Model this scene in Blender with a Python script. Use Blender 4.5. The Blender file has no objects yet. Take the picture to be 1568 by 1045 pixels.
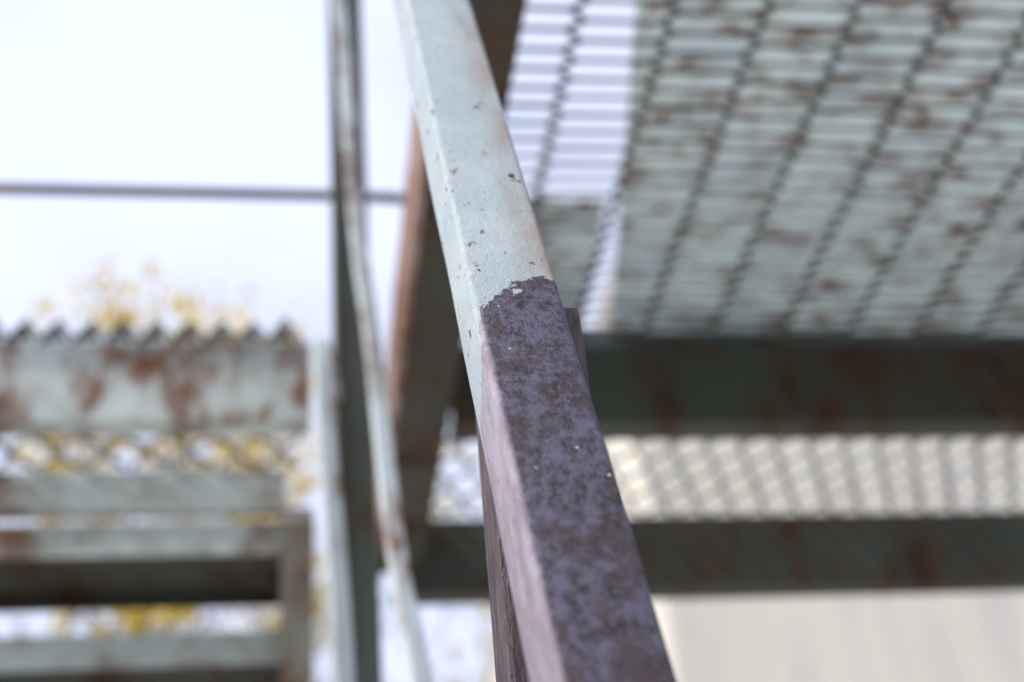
import bpy, bmesh, math, random
from mathutils import Vector as V, Matrix, Quaternion
random.seed(7)
CZ=1.6
scene=bpy.context.scene

# ---------------- materials ----------------
def new_mat(name):
    m=bpy.data.materials.new(name); m.use_nodes=True
    nt=m.node_tree; nt.nodes.clear()
    out=nt.nodes.new('ShaderNodeOutputMaterial'); b=nt.nodes.new('ShaderNodeBsdfPrincipled')
    nt.links.new(b.outputs[0],out.inputs[0])
    return m,nt,b
def N(nt,t,**k):
    n=nt.nodes.new(t)
    for a,v in k.items(): setattr(n,a,v)
    return n
def L(nt,a,b): nt.links.new(a,b)
def noise(nt,vec,scale,detail=4,rough=.55,dist=0):
    n=N(nt,'ShaderNodeTexNoise'); n.inputs['Scale'].default_value=scale
    n.inputs['Detail'].default_value=detail; n.inputs['Roughness'].default_value=rough
    n.inputs['Distortion'].default_value=dist
    L(nt,vec,n.inputs['Vector']); return n.outputs['Fac']
def mapping(nt,src,scale=(1,1,1),loc=(0,0,0)):
    m=N(nt,'ShaderNodeMapping'); m.inputs['Scale'].default_value=scale; m.inputs['Location'].default_value=loc
    L(nt,src,m.inputs['Vector']); return m.outputs[0]
def ramp(nt,f,a,b):
    r=N(nt,'ShaderNodeMapRange'); r.inputs['From Min'].default_value=a; r.inputs['From Max'].default_value=b
    r.clamp=True
    L(nt,f,r.inputs['Value']); return r.outputs[0]
def mix(nt,f,a,b):
    m=N(nt,'ShaderNodeMix',data_type='RGBA')
    if hasattr(f,'links'): L(nt,f,m.inputs[0])
    else: m.inputs[0].default_value=f
    for s,i in ((a,6),(b,7)):
        if hasattr(s,'links'): L(nt,s,m.inputs[i])
        else: m.inputs[i].default_value=(*s,1)
    return m.outputs[2]
def math_(nt,op,a,b=None):
    m=N(nt,'ShaderNodeMath',operation=op)
    for i,s in enumerate((a,b)):
        if s is None: continue
        if hasattr(s,'links'): L(nt,s,m.inputs[i])
        else: m.inputs[i].default_value=s
    return m.outputs[0]
def bump(nt,h,st,dist,b):
    n=N(nt,'ShaderNodeBump'); n.inputs['Strength'].default_value=st; n.inputs['Distance'].default_value=dist
    L(nt,h,n.inputs['Height']); L(nt,n.outputs[0],b.inputs['Normal'])

def rusty_paint(name,base,base2,rust,rust2,amount,scale=9,stretch=(1,1,.45),rough=.5,loc=(0,0,0),transl=None,spec=.5):
    m,nt,b=new_mat(name)
    b.inputs['Specular IOR Level'].default_value=spec
    tc=N(nt,'ShaderNodeNewGeometry').outputs['Position']
    v=mapping(nt,tc,stretch,loc)
    n1=noise(nt,v,scale,4,.62,.2)
    n2=noise(nt,v,scale*3.5,4,.6)
    n3=noise(nt,v,scale*.5,2)
    f=math_(nt,'ADD',math_(nt,'MULTIPLY',n1,.7),math_(nt,'MULTIPLY',n2,.3))
    t=.5+(.5-amount)*.28
    halo=ramp(nt,f,t-.09,t+.02)
    f=ramp(nt,f,t-.02,t+.06)
    col=mix(nt,ramp(nt,n3,.35,.65),base,base2)
    col=mix(nt,math_(nt,'MULTIPLY',halo,.5),col,rust2)
    rc=mix(nt,ramp(nt,n2,.38,.62),rust,rust2)
    fin=mix(nt,f,col,rc)
    L(nt,fin,b.inputs['Base Color'])
    L(nt,math_(nt,'ADD',math_(nt,'MULTIPLY',f,.35),rough),b.inputs['Roughness'])
    bump(nt,math_(nt,'ADD',n2,f),.4,.002,b)
    if transl:
        out=[n for n in nt.nodes if n.type=='OUTPUT_MATERIAL'][0]
        tr=N(nt,'ShaderNodeBsdfTranslucent'); L(nt,fin,tr.inputs[0])
        ms=N(nt,'ShaderNodeMixShader'); ms.inputs[0].default_value=transl
        L(nt,b.outputs[0],ms.inputs[1]);L(nt,tr.outputs[0],ms.inputs[2]);L(nt,ms.outputs[0],out.inputs[0])
    return m
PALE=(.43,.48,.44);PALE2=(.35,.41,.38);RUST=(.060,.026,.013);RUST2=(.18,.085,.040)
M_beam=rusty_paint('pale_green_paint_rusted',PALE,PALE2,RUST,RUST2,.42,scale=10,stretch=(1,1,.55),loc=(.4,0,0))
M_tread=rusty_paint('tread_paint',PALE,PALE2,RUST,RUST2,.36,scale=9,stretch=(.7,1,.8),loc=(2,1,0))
M_deck=rusty_paint('deck_sheet_paint',(.80,.87,.85),(.70,.78,.79),(.10,.04,.028),(.36,.21,.14),.24,scale=17,stretch=(1,1.7,1),transl=.38)
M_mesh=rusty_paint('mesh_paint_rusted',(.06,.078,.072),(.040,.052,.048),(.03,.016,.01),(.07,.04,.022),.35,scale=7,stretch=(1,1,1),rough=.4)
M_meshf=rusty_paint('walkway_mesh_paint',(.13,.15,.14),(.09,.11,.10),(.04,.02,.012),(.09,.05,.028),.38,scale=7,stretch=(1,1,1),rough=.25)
M_dark=rusty_paint('shaded_green_paint_rusted',(.046,.054,.038),(.030,.036,.025),(.020,.010,.006),(.060,.031,.015),.40,scale=7,stretch=(1,1,.55),rough=.6,spec=.25)  # rusted green paint, darkened to carry the shade under landing and treads
M_post=rusty_paint('post_green_paint',(.080,.092,.070),(.052,.063,.046),(.03,.016,.009),(.08,.045,.02),.3,scale=6,spec=.35)
M_rod=rusty_paint('rail_pale_paint',(.46,.51,.51),(.36,.41,.41),RUST,RUST2,.26,scale=14)
M_red=rusty_paint('stringer_rust',(.045,.042,.028),(.030,.030,.020),(.022,.012,.007),(.07,.04,.022),.45,scale=7,rough=.65,spec=.25)
M_str=rusty_paint('stair_stringer_rust',(.20,.20,.16),(.13,.12,.09),(.04,.022,.012),(.16,.095,.05),.45,scale=12)
M_edge=rusty_paint('edge_rust',(.30,.20,.16),(.24,.18,.15),(.13,.05,.03),(.24,.12,.08),.6,scale=14)
M_thin=rusty_paint('thin_rail_paint',(.04,.048,.056),(.03,.036,.042),RUST,RUST2,.25)

def tube_material():
    m,nt,b=new_mat('two_coat_paint')
    tc=N(nt,'ShaderNodeTexCoord').outputs['Object']
    sep=N(nt,'ShaderNodeSeparateXYZ'); L(nt,tc,sep.inputs[0])
    x,y,z=sep.outputs
    fine=noise(nt,tc,900,4,.6); grain=noise(nt,tc,2600,2,.6)
    mid=noise(nt,tc,230,5,.65); mott=noise(nt,mapping(nt,tc,(1,1,.8)),190,7,.80)
    big=noise(nt,tc,28,4,.6)
    line=math_(nt,'MULTIPLY',math_(nt,'ADD',x,-.012),.75)
    ln=math_(nt,'SUBTRACT',z,math_(nt,'MINIMUM',line,0.0))
    sidef=math_(nt,'MULTIPLY',math_(nt,'MAXIMUM',y,-.018),.9)
    side=ramp(nt,x,-.019,-.0215)
    ln=math_(nt,'ADD',ln,math_(nt,'ADD',sidef,.018))
    ln=math_(nt,'ADD',ln,math_(nt,'MULTIPLY',side,.022))
    w=math_(nt,'ADD',math_(nt,'MULTIPLY',math_(nt,'SUBTRACT',noise(nt,tc,60,2),.5),.036),math_(nt,'MULTIPLY',math_(nt,'SUBTRACT',mid,.5),.013))
    w=math_(nt,'ADD',w,math_(nt,'MULTIPLY',math_(nt,'SUBTRACT',fine,.5),.006))
    ln=math_(nt,'ADD',ln,w)
    up=ramp(nt,ln,-.0003,.0003)
    nearl=ramp(nt,ln,.012,0.0)
    fl=math_(nt,'MULTIPLY',nearl,ramp(nt,noise(nt,tc,480,3,.6),.65,.67))
    up=math_(nt,'MULTIPLY',up,math_(nt,'SUBTRACT',1.0,fl))
    pale=mix(nt,ramp(nt,big,.35,.65),(.43,.49,.495),(.355,.415,.43))
    pale=mix(nt,math_(nt,'MULTIPLY',ramp(nt,mid,.5,.75),.3),pale,(.30,.34,.34))
    edge=math_(nt,'MULTIPLY',ramp(nt,x,.001,.021),ramp(nt,noise(nt,mapping(nt,tc,(1,1,.25)),60,5,.6),.39,.60))
    pale=mix(nt,math_(nt,'MULTIPLY',edge,.8),pale,(.29,.20,.14))
    chipn=noise(nt,mapping(nt,tc,(1,1,.7),(.3,.1,.52)),170,3,.55)
    gate=ramp(nt,noise(nt,mapping(nt,tc,(1,1,1),(1.3,.4,.2)),30,2),.50,.57)
    chip=math_(nt,'MULTIPLY',ramp(nt,chipn,.655,.67),gate)
    halo=math_(nt,'MULTIPLY',ramp(nt,chipn,.595,.67),gate)
    pale=mix(nt,math_(nt,'MULTIPLY',halo,.6),pale,(.27,.14,.07))
    pale=mix(nt,chip,pale,(.03,.018,.016))
    f=ramp(nt,math_(nt,'ADD',math_(nt,'MULTIPLY',mott,.75),math_(nt,'MULTIPLY',fine,.25)),.44,.56)
    prim=mix(nt,f,(.013,.006,.010),(.070,.060,.106))
    prim=mix(nt,math_(nt,'MULTIPLY',ramp(nt,grain,.48,.7),math_(nt,'MULTIPLY',f,.6)),prim,(.23,.21,.30))
    red=ramp(nt,math_(nt,'ADD',math_(nt,'MULTIPLY',noise(nt,mapping(nt,tc,(1,1,.7)),34,5,.72),.75),math_(nt,'MULTIPLY',mid,.25)),.49,.55)
    prim=mix(nt,math_(nt,'MULTIPLY',red,.80),prim,(.030,.008,.011))
    orn=math_(nt,'MULTIPLY',ramp(nt,noise(nt,mapping(nt,tc,(1,1,.8),(.2,.5,.1)),320,3,.6),.64,.68),ramp(nt,noise(nt,tc,40,2),.48,.6))
    prim=mix(nt,math_(nt,'MULTIPLY',orn,.7),prim,(.10,.035,.02))
    arr=math_(nt,'MULTIPLY',ramp(nt,x,.0185,.0205),ramp(nt,mid,.46,.56))
    prim=mix(nt,math_(nt,'MULTIPLY',arr,.6),prim,(.14,.12,.16))
    spk=ramp(nt,noise(nt,mapping(nt,tc,(1,1,1),(.7,.2,.9)),240,1),.80,.815)
    prim=mix(nt,spk,prim,(.5,.52,.46))
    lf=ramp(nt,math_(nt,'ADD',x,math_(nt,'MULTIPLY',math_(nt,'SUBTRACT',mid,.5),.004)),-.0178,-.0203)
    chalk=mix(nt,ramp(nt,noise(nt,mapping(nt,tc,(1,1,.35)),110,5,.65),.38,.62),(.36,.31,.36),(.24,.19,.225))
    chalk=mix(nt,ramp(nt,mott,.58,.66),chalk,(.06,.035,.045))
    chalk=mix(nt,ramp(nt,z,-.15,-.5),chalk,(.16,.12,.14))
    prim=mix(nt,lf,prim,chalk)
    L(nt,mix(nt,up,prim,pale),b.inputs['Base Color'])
    rp=math_(nt,'ADD',math_(nt,'MULTIPLY',f,-.12),math_(nt,'ADD',math_(nt,'MULTIPLY',red,.12),.44))
    r=N(nt,'ShaderNodeMix'); L(nt,up,r.inputs[0]); L(nt,rp,r.inputs[2]); r.inputs[3].default_value=.42
    L(nt,r.outputs[0],b.inputs['Roughness'])
    h=math_(nt,'ADD',math_(nt,'MULTIPLY',up,1.4),math_(nt,'MULTIPLY',fine,.4))
    h=math_(nt,'ADD',h,math_(nt,'MULTIPLY',mid,.8))
    h=math_(nt,'ADD',h,math_(nt,'MULTIPLY',f,.3))
    h=math_(nt,'SUBTRACT',h,chip)
    bump(nt,h,.9,.0009,b)
    return m
M_tube=tube_material()
M_dpost=rusty_paint('primer_dark',(.032,.019,.025),(.022,.013,.017),(.03,.014,.012),(.10,.065,.075),.5,scale=60,stretch=(1,1,.3),rough=.45)

# ---------------- geometry helpers ----------------
def obj(name,bm,mat,parent=None,bevel=0,seg=2):
    bmesh.ops.recalc_face_normals(bm,faces=bm.faces)
    me=bpy.data.meshes.new(name); bm.to_mesh(me); bm.free()
    o=bpy.data.objects.new(name,me); scene.collection.objects.link(o)
    mats=mat if isinstance(mat,(list,tuple)) else [mat]
    for mm in mats: me.materials.append(mm)
    if parent: o.parent=parent
    if bevel:
        md=o.modifiers.new('bevel','BEVEL'); md.width=bevel; md.segments=seg; md.limit_method='ANGLE'
    return o
def empty(name):
    e=bpy.data.objects.new(name,None); scene.collection.objects.link(e); return e
def addbox(bm,x0,x1,y0,y1,z0,z1,mi=0):
    vs=[bm.verts.new((x,y,z)) for x in (x0,x1) for y in (y0,y1) for z in (z0,z1)]
    for f in ((0,1,3,2),(4,6,7,5),(0,4,5,1),(2,3,7,6),(0,2,6,4),(1,5,7,3)):
        fc=bm.faces.new([vs[i] for i in f]); fc.material_index=mi
def box(name,x0,x1,y0,y1,z0,z1,mat,parent=None,bevel=0):
    bm=bmesh.new(); addbox(bm,x0,x1,y0,y1,z0+CZ,z1+CZ,0); return obj(name,bm,mat,parent,bevel)
def slab(name,poly,z0,z1,mat,parent):
    bm=bmesh.new(); a=[bm.verts.new((x,y,z0+CZ)) for x,y in poly]; c=[bm.verts.new((x,y,z1+CZ)) for x,y in poly]; n=len(poly)
    for i in range(n): bm.faces.new((a[i],a[(i+1)%n],c[(i+1)%n],c[i]))
    bm.faces.new(a[::-1]); bm.faces.new(c); return obj(name,bm,mat,parent)
def extrude_profile(name,prof,p0,p1,up,mat,parent,bevel=.002):
    p0=V(p0);p1=V(p1);p0.z+=CZ;p1.z+=CZ
    d=(p1-p0).normalized(); s=d.cross(V(up)).normalized(); u=s.cross(d)
    bm=bmesh.new(); a=[bm.verts.new(p0+s*x+u*y) for x,y in prof]; c=[bm.verts.new(p1+s*x+u*y) for x,y in prof]
    n=len(prof)
    for i in range(n): bm.faces.new((a[i],a[(i+1)%n],c[(i+1)%n],c[i]))
    bm.faces.new(a); bm.faces.new(c[::-1])
    return obj(name,bm,mat,parent,bevel)
def chan(h,w,t=.008):
    return [(0,0),(w,0),(w,-t),(t,-t),(t,-h+t),(w,-h+t),(w,-h),(0,-h)]
def ribbon(bm,pts,w,t,wd,ts=None):
    rings=[]
    for i,p in enumerate(pts):
        a=pts[max(0,i-1)];b=pts[min(len(pts)-1,i+1)]
        tt=t*(ts[i] if ts else 1)
        d=(b-a).normalized(); wv=(wd-d*wd.dot(d)).normalized(); n=d.cross(wv)
        rings.append([bm.verts.new(p+wv*(w/2*sx)+n*(tt/2*sy)) for sx,sy in ((-1,-1),(1,-1),(1,1),(-1,1))])
    for r,q in zip(rings,rings[1:]):
        for i in range(4): bm.faces.new((r[i],r[(i+1)%4],q[(i+1)%4],q[i]))
    bm.faces.new(rings[0]); bm.faces.new(rings[-1][::-1])
def smoothpath(P,n=6):
    P=[V(p)+V((0,0,CZ)) for p in P]; out=[]
    for i in range(len(P)-1):
        a=P[max(0,i-1)];b=P[i];c=P[i+1];d=P[min(len(P)-1,i+2)]
        for k in range(n):
            t=k/n
            out.append(.5*((2*b)+(c-a)*t+(2*a-5*b+4*c-d)*t*t+(3*b-a-3*c+d)*t**3))
    out.append(P[-1]); return out
def expanded(name,x0,x1,y0,y1,z,LWD,SWD,mat,parent,w=.010,t=.003,tilt=60,trans=.09,rot=False,bond=.006,thick=1.0):
    bm=bmesh.new(); h=SWD/2; A=(h-bond)/2
    if rot: u0,u1,v0,v1=y0,y1,x0,x1
    else: u0,u1,v0,v1=x0,x1,y0,y1
    k=0; vv=v0; e=.02
    def trap(u):
        f=(u/LWD)%1
        tr=trans
        if f<.5-tr: return 1
        if f<.5: return 1-2*(f-(.5-tr))/tr
        if f<1-tr: return -1
        return -1+2*(f-(1-tr))/tr
    us=[(u0,1)]; base=math.floor(u0/LWD)
    for i in range(base,int(u1/LWD)+2):
        for f,th in ((e,1),(.5-trans-e,1),(.5-trans,thick),(.5,thick),(.5+e,1),(1-trans-e,1),(1-trans,thick),(1,thick)):
            u=(i+f)*LWD
            if u0<u<u1: us.append((u,th))
    us.append((u1,1))
    ct,st=math.cos(math.radians(tilt)),math.sin(math.radians(tilt))
    while vv<v1:
        s=1 if k%2==0 else -1
        pts=[];jr=random.uniform(-.0008,.0008)
        for u,_ in us:
            sag=.004*math.sin(u*5.1+vv*3)+.003*math.sin(vv*7.3+u*1.7)
            v=vv+s*A*trap(u)+jr+random.uniform(-.0004,.0004); zz=z+CZ+sag
            pts.append(V((v,u,zz)) if rot else V((u,v,zz)))
        wd=V((ct,0,st)) if rot else V((0,ct,st))
        ribbon(bm,pts,w,t,wd,[q for _,q in us])
        vv+=h;k+=1
    return obj(name,bm,mat,parent)

# ---------------- foreground handrail ----------------
hr=empty('stair_handrail')
P0=V((.1107,.490,.175));P1=V((.0933,.700,.750)); D=(P1-P0).normalized()
seam=P0+D*((.397-.175)/D.z)
nf=V((-.026,-.930,.358)); nf=(nf-D*nf.dot(D)).normalized()
nf=Quaternion(D,math.radians(3))@nf
right=D.cross(nf).normalized()
if right.x<0: right=-right
W=.0440; hw=W/2; hd=.0190; r=.0032
bm=bmesh.new()
Lup=(1.45-.397)/D.z; Ldn=(1.6+.397)/D.z
zs=[-Ldn]+[-.5+.02*i for i in range(50)]+[Lup]
prof=[]
for cx,cy,a0 in ((hw-r,hd-r,0),(-hw+r,hd-r,90),(-hw+r,-hd+r,180),(hw-r,-hd+r,270)):
    for k in range(6):
        a=math.radians(a0+k*18); prof.append((cx+r*math.cos(a),cy+r*math.sin(a)))
rings=[]
for z in zs:
    dx=.00015*math.sin(z*37)
    rings.append([bm.verts.new((x*(1+.004*math.sin(z*43+2))+dx,y,z)) for x,y in prof])
for a,b_ in zip(rings,rings[1:]):
    for i in range(len(prof)):
        j=(i+1)%len(prof); f=bm.faces.new((a[i],a[j],b_[j],b_[i])); f.smooth=True
bm.faces.new(rings[0]);bm.faces.new(rings[-1][::-1])
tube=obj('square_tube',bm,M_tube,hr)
yax=-nf
M=Matrix((( right.x,yax.x,D.x,0),(right.y,yax.y,D.y,0),(right.z,yax.z,D.z,0),(0,0,0,1)))
M.translation=seam+V((.0010,0,CZ))
tube.matrix_world=M
box('support_post',.0975,.1525,.613,.657,-1.6,.428,M_dpost,hr,.003)
box('base_plate',.04,.20,.55,.72,-1.6,-1.588,M_dpost,hr,.002)
box('top_bracket',.10,.172,.84,.90,1.18,1.188,M_beam,hr,.001)

# ---------------- staircase structure ----------------
st=empty('steel_staircase'); H=1.3
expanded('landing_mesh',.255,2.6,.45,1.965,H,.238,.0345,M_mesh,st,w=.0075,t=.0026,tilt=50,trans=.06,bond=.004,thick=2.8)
expanded('landing_mesh_far',.255,2.6,1.99,2.63,H,.15,.070,M_meshf,st,w=.009,t=.004,tilt=70,trans=.22,rot=True,bond=.008)
slab('deck_sheet',[(.43,1.2),(.56,2.07),(2.6,2.07),(2.6,.45),(.32,.45)],H+.062,H+.066,M_deck,st)
slab('patch_sheet',[(.258,1.67),(.258,2.07),(.50,2.07),(.475,1.67)],H+.062,H+.066,M_deck,st)
for y in (.6,2.03):
    box('deck_bearer',.30,2.6,y,y+.006,H+.012,H+.0615,M_mesh,st)
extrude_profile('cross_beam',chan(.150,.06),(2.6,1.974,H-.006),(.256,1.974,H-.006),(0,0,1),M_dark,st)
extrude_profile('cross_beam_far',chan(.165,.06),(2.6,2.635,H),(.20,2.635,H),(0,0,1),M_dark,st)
extrude_profile('side_stringer',chan(.135,.085),(.172,.45,H+.012),(.172,2.63,H+.012),(0,0,1),M_red,st)
box('stringer_edge_bar',.160,.1715,.45,2.60,H-.125,H+.02,M_edge,st,.001)
extrude_profile('edge_beam',chan(.148,.05),(.03,1.974,H),(-1.6,1.974,H),(0,0,1),M_beam,st)
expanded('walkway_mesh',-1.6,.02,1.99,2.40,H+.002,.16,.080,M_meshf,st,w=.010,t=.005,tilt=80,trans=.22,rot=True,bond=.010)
bm=bmesh.new(); x=-1.58
while x<.0:
    hgt=random.uniform(.024,.036); c=x+random.uniform(.021,.028)
    a=[V((x,1.965,H+CZ-.004)),V((c,1.960,H+CZ+hgt)),V((x+.050,1.965,H+CZ-.004))]
    ribbon(bm,a,.012,.006,V((0.3,1,.2)))
    vs=[bm.verts.new(p+V((0,.003,0))) for p in (V((x+.006,1.965,H+CZ-.003)),V((c,1.962,H+CZ+hgt*.8)),V((x+.042,1.965,H+CZ-.003)))]
    bm.faces.new(vs)
    x+=.0515+random.uniform(-.001,.001)
obj('mesh_cut_teeth',bm,M_mesh,st)
extrude_profile('rear_bar',chan(.085,.03,.005),(-.01,2.40,H-.006),(-1.6,2.40,H-.006),(0,0,1),M_tread,st)
for i,(y,z) in enumerate(((2.415,1.192),(2.54,1.030),(2.66,.86),(2.78,.69))):
    box('tread_nosing_%d'%(i+1),-1.6,-.012,y,y+.006,z-.064,z,M_tread,st,.001)
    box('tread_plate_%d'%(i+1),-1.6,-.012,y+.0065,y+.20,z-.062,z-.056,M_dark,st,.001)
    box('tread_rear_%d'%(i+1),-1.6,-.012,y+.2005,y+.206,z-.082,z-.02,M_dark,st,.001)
extrude_profile('stair_stringer',[(-.03,-.07),(.03,-.07),(.03,.07),(-.03,.07)],(.012,2.40,1.20),(.012,3.4,-.15),(0,1,0),M_str,st)
bm=bmesh.new()
addbox(bm,.062,.069,1.80,1.85,0,2.9+CZ); addbox(bm,.0695,.122,1.844,1.851,0,2.9+CZ)
obj('angle_post',bm,M_post,st,.001)
for x,y in ((2.55,.5),(2.55,2.60),(2.55,1.90)):
    box('support_leg',x,x+.06,y,y+.06,-1.6,H-.17,M_post,st,.002)
box('support_leg',-1.6,-1.54,1.99,2.05,-1.6,H-.15,M_post,st,.002)

gr=empty('guard_railing')
bm=bmesh.new(); ribbon(bm,smoothpath([(.058,1.72,2.15),(.074,1.65,1.76),(.0863,1.55,1.23),(.0986,1.48,.979),(.1084,1.37,.65),(.1225,1.30,.471),(.15,1.18,.1),(.20,.98,-.6),(.25,.8,-1.6)]),.021,.012,V((1,.25,0)))
obj('slanting_rail',bm,M_rod,gr,.003)
bm=bmesh.new(); ribbon(bm,smoothpath([(.062,1.80,1.09),(.046,1.66,1.06),(.0385,1.56,1.02),(.042,1.54,.893),(.050,1.53,.755),(.059,1.53,.557),(.065,1.53,.2),(.07,1.53,-1.6)]),.022,.014,V((1,.2,0)))
obj('rail_upright',bm,M_rod,gr,.003)
bm=bmesh.new(); ribbon(bm,smoothpath([(-1.6,1.93,1.577),(-.8,1.93,1.575),(.056,1.93,1.574),(.20,1.93,1.568)]),.016,.014,V((0,1,0)))
obj('mid_rail',bm,M_thin,gr,.003)
bm=bmesh.new(); ribbon(bm,smoothpath([(-1.6,1.93,2.22),(.056,1.93,2.215),(.20,1.93,2.21)]),.03,.03,V((0,1,0)))
obj('top_rail',bm,M_thin,gr,.003)
box('end_post',-1.63,-1.6,1.90,1.96,H,2.3,M_post,gr,.002)

# ---------------- building ----------------
bd=empty('rendered_building')
mw,nt,b=new_mat('cream_render')
tc=N(nt,'ShaderNodeNewGeometry').outputs['Position']
n1=noise(nt,tc,.6,5); n2=noise(nt,tc,40,3); n3=noise(nt,mapping(nt,tc,(2.5,2.5,.25)),2,4)
c1=mix(nt,ramp(nt,n1,.3,.7),(.69,.64,.52),(.60,.55,.45)); c1=mix(nt,math_(nt,'MULTIPLY',ramp(nt,n3,.45,.62),.5),c1,(.47,.44,.43))
L(nt,c1,b.inputs['Base Color']); b.inputs['Roughness'].default_value=.9; bump(nt,n2,.4,.004,b)
mg,nt,b=new_mat('window_glass'); b.inputs['Roughness'].default_value=.08
tc=N(nt,'ShaderNodeNewGeometry').outputs['Position']; L(nt,mix(nt,noise(nt,tc,1.5),(.02,.025,.03),(.05,.055,.06)),b.inputs['Base Color'])
mf,nt,b=new_mat('frame_paint'); b.inputs['Roughness'].default_value=.5
tc=N(nt,'ShaderNodeNewGeometry').outputs['Position']; L(nt,mix(nt,noise(nt,tc,20),(.6,.58,.54),(.5,.48,.45)),b.inputs['Base Color'])
BX0,BX1,BY0,BY1=2.0,16.0,7.0,15.0
wins=[(5.4,6.6,.9-1.6,2.1-1.6),(9.4,10.6,.9-1.6,2.1-1.6),(12.8,14.0,.9-1.6,2.1-1.6)]
doors=[(7.4,8.4,-1.6,.5)]
ops=sorted(wins+doors)
bm=bmesh.new(); top=5.0; x=BX0
for (a,c_,z0,z1) in ops:
    addbox(bm,x,a,BY0,BY0+.35,0,top+CZ)
    if z0>-1.59: addbox(bm,a,c_,BY0,BY0+.35,0,z0+CZ)
    addbox(bm,a,c_,BY0,BY0+.35,z1+CZ,top+CZ); x=c_
addbox(bm,x,BX1,BY0,BY0+.35,0,top+CZ)
bmesh.ops.remove_doubles(bm,verts=bm.verts,dist=.0001)
obj('front_wall',bm,mw,bd)
bm=bmesh.new(); addbox(bm,BX0,BX0+.35,BY0+.351,BY1,0,top+CZ); addbox(bm,BX1-.35,BX1,BY0+.351,BY1,0,top+CZ); addbox(bm,BX0+.351,BX1-.351,BY1-.35,BY1,0,top+CZ)
obj('side_walls',bm,mw,bd)
box('roof',BX0+.36,BX1-.36,BY0+.36,BY1-.36,top-.6,top-.4,mf,bd); box('parapet_coping',BX0-.06,BX1+.06,BY0-.06,BY1+.06,top,top+.1,mf,bd)
for i,(a,c_,z0,z1) in enumerate(ops):
    box('pane_%d'%i,a,c_,BY0+.18,BY0+.20,z0,z1,mg if z0>-1.59 else mf,bd)
    bm=bmesh.new()
    for q in ((a,a+.06,z0,z1),(c_-.06,c_,z0,z1),(a+.06,c_-.06,z1-.06,z1),(a+.06,c_-.06,z0,z0+.06),((a+c_)/2-.03,(a+c_)/2+.03,z0+.06,z1-.06)):
        addbox(bm,q[0],q[1],BY0+.12,BY0+.179,q[2]+CZ,q[3]+CZ)
    obj('frame_%d'%i,bm,mf,bd)
    if z0>-1.59: box('sill_%d'%i,a-.08,c_+.08,BY0-.07,BY0-.001,z0-.06,z0,mf,bd)

# ---------------- ground ----------------
mgd,nt,b=new_mat('concrete_yard')
tc=N(nt,'ShaderNodeNewGeometry').outputs['Position']
L(nt,mix(nt,noise(nt,tc,1.2,6,.65),(.42,.415,.40),(.54,.54,.53)),b.inputs['Base Color']); b.inputs['Roughness'].default_value=.9
bump(nt,noise(nt,tc,60,3),.4,.005,b)
bm=bmesh.new()
vs=[bm.verts.new(p) for p in ((-400,-400,0),(400,-400,0),(400,400,0),(-400,400,0))]; bm.faces.new(vs)
obj('ground',bm,mgd)

# ---------------- trees ----------------
ml,nt,b=new_mat('autumn_leaf'); oi=N(nt,'ShaderNodeNewGeometry')
L(nt,mix(nt,noise(nt,oi.outputs['Position'],1.6,3),(.55,.40,.04),(.38,.32,.07)),b.inputs['Base Color']); b.inputs['Roughness'].default_value=.6
tr=N(nt,'ShaderNodeBsdfTranslucent'); tr.inputs[0].default_value=(.66,.48,.07,1)
ms=N(nt,'ShaderNodeMixShader'); ms.inputs[0].default_value=.5
out=[n for n in nt.nodes if n.type=='OUTPUT_MATERIAL'][0]
L(nt,b.outputs[0],ms.inputs[1]);L(nt,tr.outputs[0],ms.inputs[2]);L(nt,ms.outputs[0],out.inputs[0])
mb,nt,b=new_mat('bark'); tc=N(nt,'ShaderNodeNewGeometry').outputs['Position']
L(nt,mix(nt,noise(nt,mapping(nt,tc,(8,8,1.5)),4,4),(.10,.08,.065),(.22,.19,.16)),b.inputs['Base Color']); b.inputs['Roughness'].default_value=.9
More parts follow.
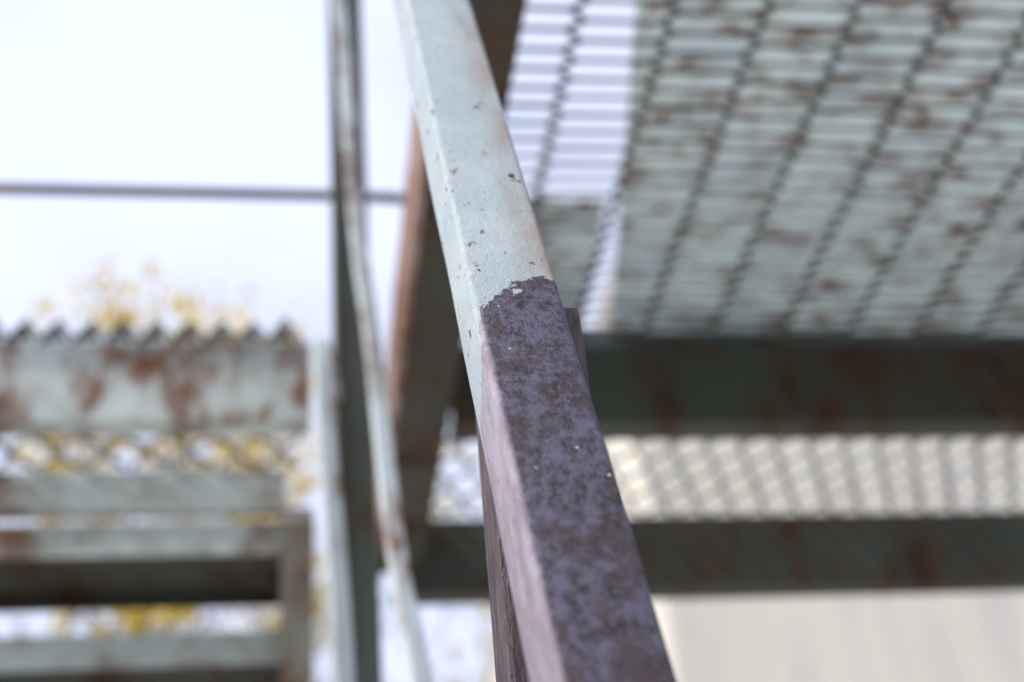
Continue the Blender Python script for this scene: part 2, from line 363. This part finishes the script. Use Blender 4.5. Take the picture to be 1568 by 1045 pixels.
def tree(name,x,y,height,seed,plow,phigh,nl=16,spread=.5):
    rnd=random.Random(seed); bm=bmesh.new()
    tips=[]
    def limb(p,d,length,r,lvl):
        n=5; pts=[p]; q=p.copy(); dd=d.copy()
        for i in range(n):
            dd=(dd+V((rnd.uniform(-1,1),rnd.uniform(-1,1),rnd.uniform(-.3,.7)))*.13).normalized(); q=q+dd*length/n; pts.append(q.copy())
        prev=None; S=7 if lvl<2 else 3
        for i,pp in enumerate(pts):
            rr=r*(1-.75*i/n); ax=dd.orthogonal().normalized(); ay=dd.cross(ax)
            ring=[bm.verts.new(pp+(ax*math.cos(2*math.pi*k/S)+ay*math.sin(2*math.pi*k/S))*rr) for k in range(S)]
            if prev:
                for k in range(S): bm.faces.new((prev[k],prev[(k+1)%S],ring[(k+1)%S],ring[k]))
            prev=ring
        if lvl<3:
            for i in range(2 if lvl else 3,n+1):
                for _ in range(2):
                    a=rnd.uniform(0,2*math.pi); side=V((math.cos(a),math.sin(a),rnd.uniform(.2,.9)))
                    limb(pts[i],(dd*.5+side*spread*1.3).normalized(),length*rnd.uniform(.42,.62),r*.45*(1-.5*i/n)+.004,lvl+1)
        if lvl>=3: tips.append(pts)
    limb(V((x,y,0)),V((0,0,1)),height*.55,height*.02,0)
    zt=max(t[-1].z for t in tips)
    cell={}
    for pts in tips:
        key=(round(pts[-1].x/.7),round(pts[-1].y/1.6),round(pts[-1].z/.7))
        if key not in cell:
            hz=pts[-1].z/zt; cell[key]=rnd.random()<(phigh if hz>.84 else plow)
        if not cell[key]: continue
        for _ in range(nl):
            c=pts[rnd.randint(1,5)]+V([rnd.gauss(0,.16) for _ in range(3)])
            s=rnd.uniform(.05,.10); e=V([rnd.gauss(0,1) for _ in range(3)]).normalized(); g=e.orthogonal().normalized()
            f=bm.faces.new([bm.verts.new(c-e*s*1.3),bm.verts.new(c+g*s*.7),bm.verts.new(c+e*s*1.3),bm.verts.new(c-g*s*.7)]) ; f.material_index=1
    me=bpy.data.meshes.new(name); bm.to_mesh(me); bm.free(); o=bpy.data.objects.new(name,me); scene.collection.objects.link(o)
    me.materials.append(mb); me.materials.append(ml)
    k=height/zt
    for v in me.vertices: v.co=V((x+(v.co.x-x)*k,y+(v.co.y-y)*k,v.co.z*k))
    return o
tree('autumn_tree',-2.0,14,11.6,3,.06,.75,24)
tree('autumn_tree',1.3,17,10.6,11,.12,.4,16)

# ---------------- sky & sun ----------------
w=bpy.data.worlds.new('World'); scene.world=w; w.use_nodes=True; nt=w.node_tree
bg=nt.nodes['Background']; sky=N(nt,'ShaderNodeTexSky',sky_type='NISHITA'); sky.sun_disc=False
el=math.radians(42); sdir=V((-.975,-.24,0)).normalized()
az=math.atan2(sdir.x,sdir.y)
sky.sun_elevation=el; sky.sun_rotation=az; sky.air_density=1; sky.dust_density=3
tc=N(nt,'ShaderNodeTexCoord').outputs['Generated']
cl=ramp(nt,noise(nt,mapping(nt,tc,(1,1,2)),2.2,5,.55),.30,.62)
cl=math_(nt,'ADD',math_(nt,'MULTIPLY',cl,.30),.62)
c=mix(nt,cl,sky.outputs[0],(7.1,7.7,9.8))
L(nt,c,bg.inputs[0]); bg.inputs[1].default_value=.145
sd=bpy.data.lights.new('sun','SUN'); sd.energy=4.2; sd.angle=math.radians(.5); sd.color=(1,.95,.87)
so=bpy.data.objects.new('sun',sd); scene.collection.objects.link(so)
to=V((sdir.x*math.cos(el),sdir.y*math.cos(el),math.sin(el))); so.rotation_euler=to.to_track_quat('Z','Y').to_euler()

# ---------------- camera ----------------
psi,th,ro=map(math.radians,(10.5,33,5.5))
F=V((math.sin(psi)*math.cos(th),math.cos(psi)*math.cos(th),math.sin(th)))
R0=V((math.cos(psi),-math.sin(psi),0));U0=R0.cross(F)
R=math.cos(ro)*R0-math.sin(ro)*U0;U=math.sin(ro)*R0+math.cos(ro)*U0
cd=bpy.data.cameras.new('camera'); cd.lens=50; cd.sensor_width=36; cd.clip_start=.02; cd.clip_end=1500
cd.dof.use_dof=True; cd.dof.focus_distance=.67; cd.dof.aperture_fstop=4.6; cd.dof.aperture_blades=0
co=bpy.data.objects.new('camera',cd); scene.collection.objects.link(co)
Mc=Matrix(((R.x,U.x,-F.x,0),(R.y,U.y,-F.y,0),(R.z,U.z,-F.z,CZ),(0,0,0,1))); co.matrix_world=Mc
scene.camera=co
scene.view_settings.view_transform='Standard'; scene.view_settings.look='None'; scene.view_settings.exposure=0
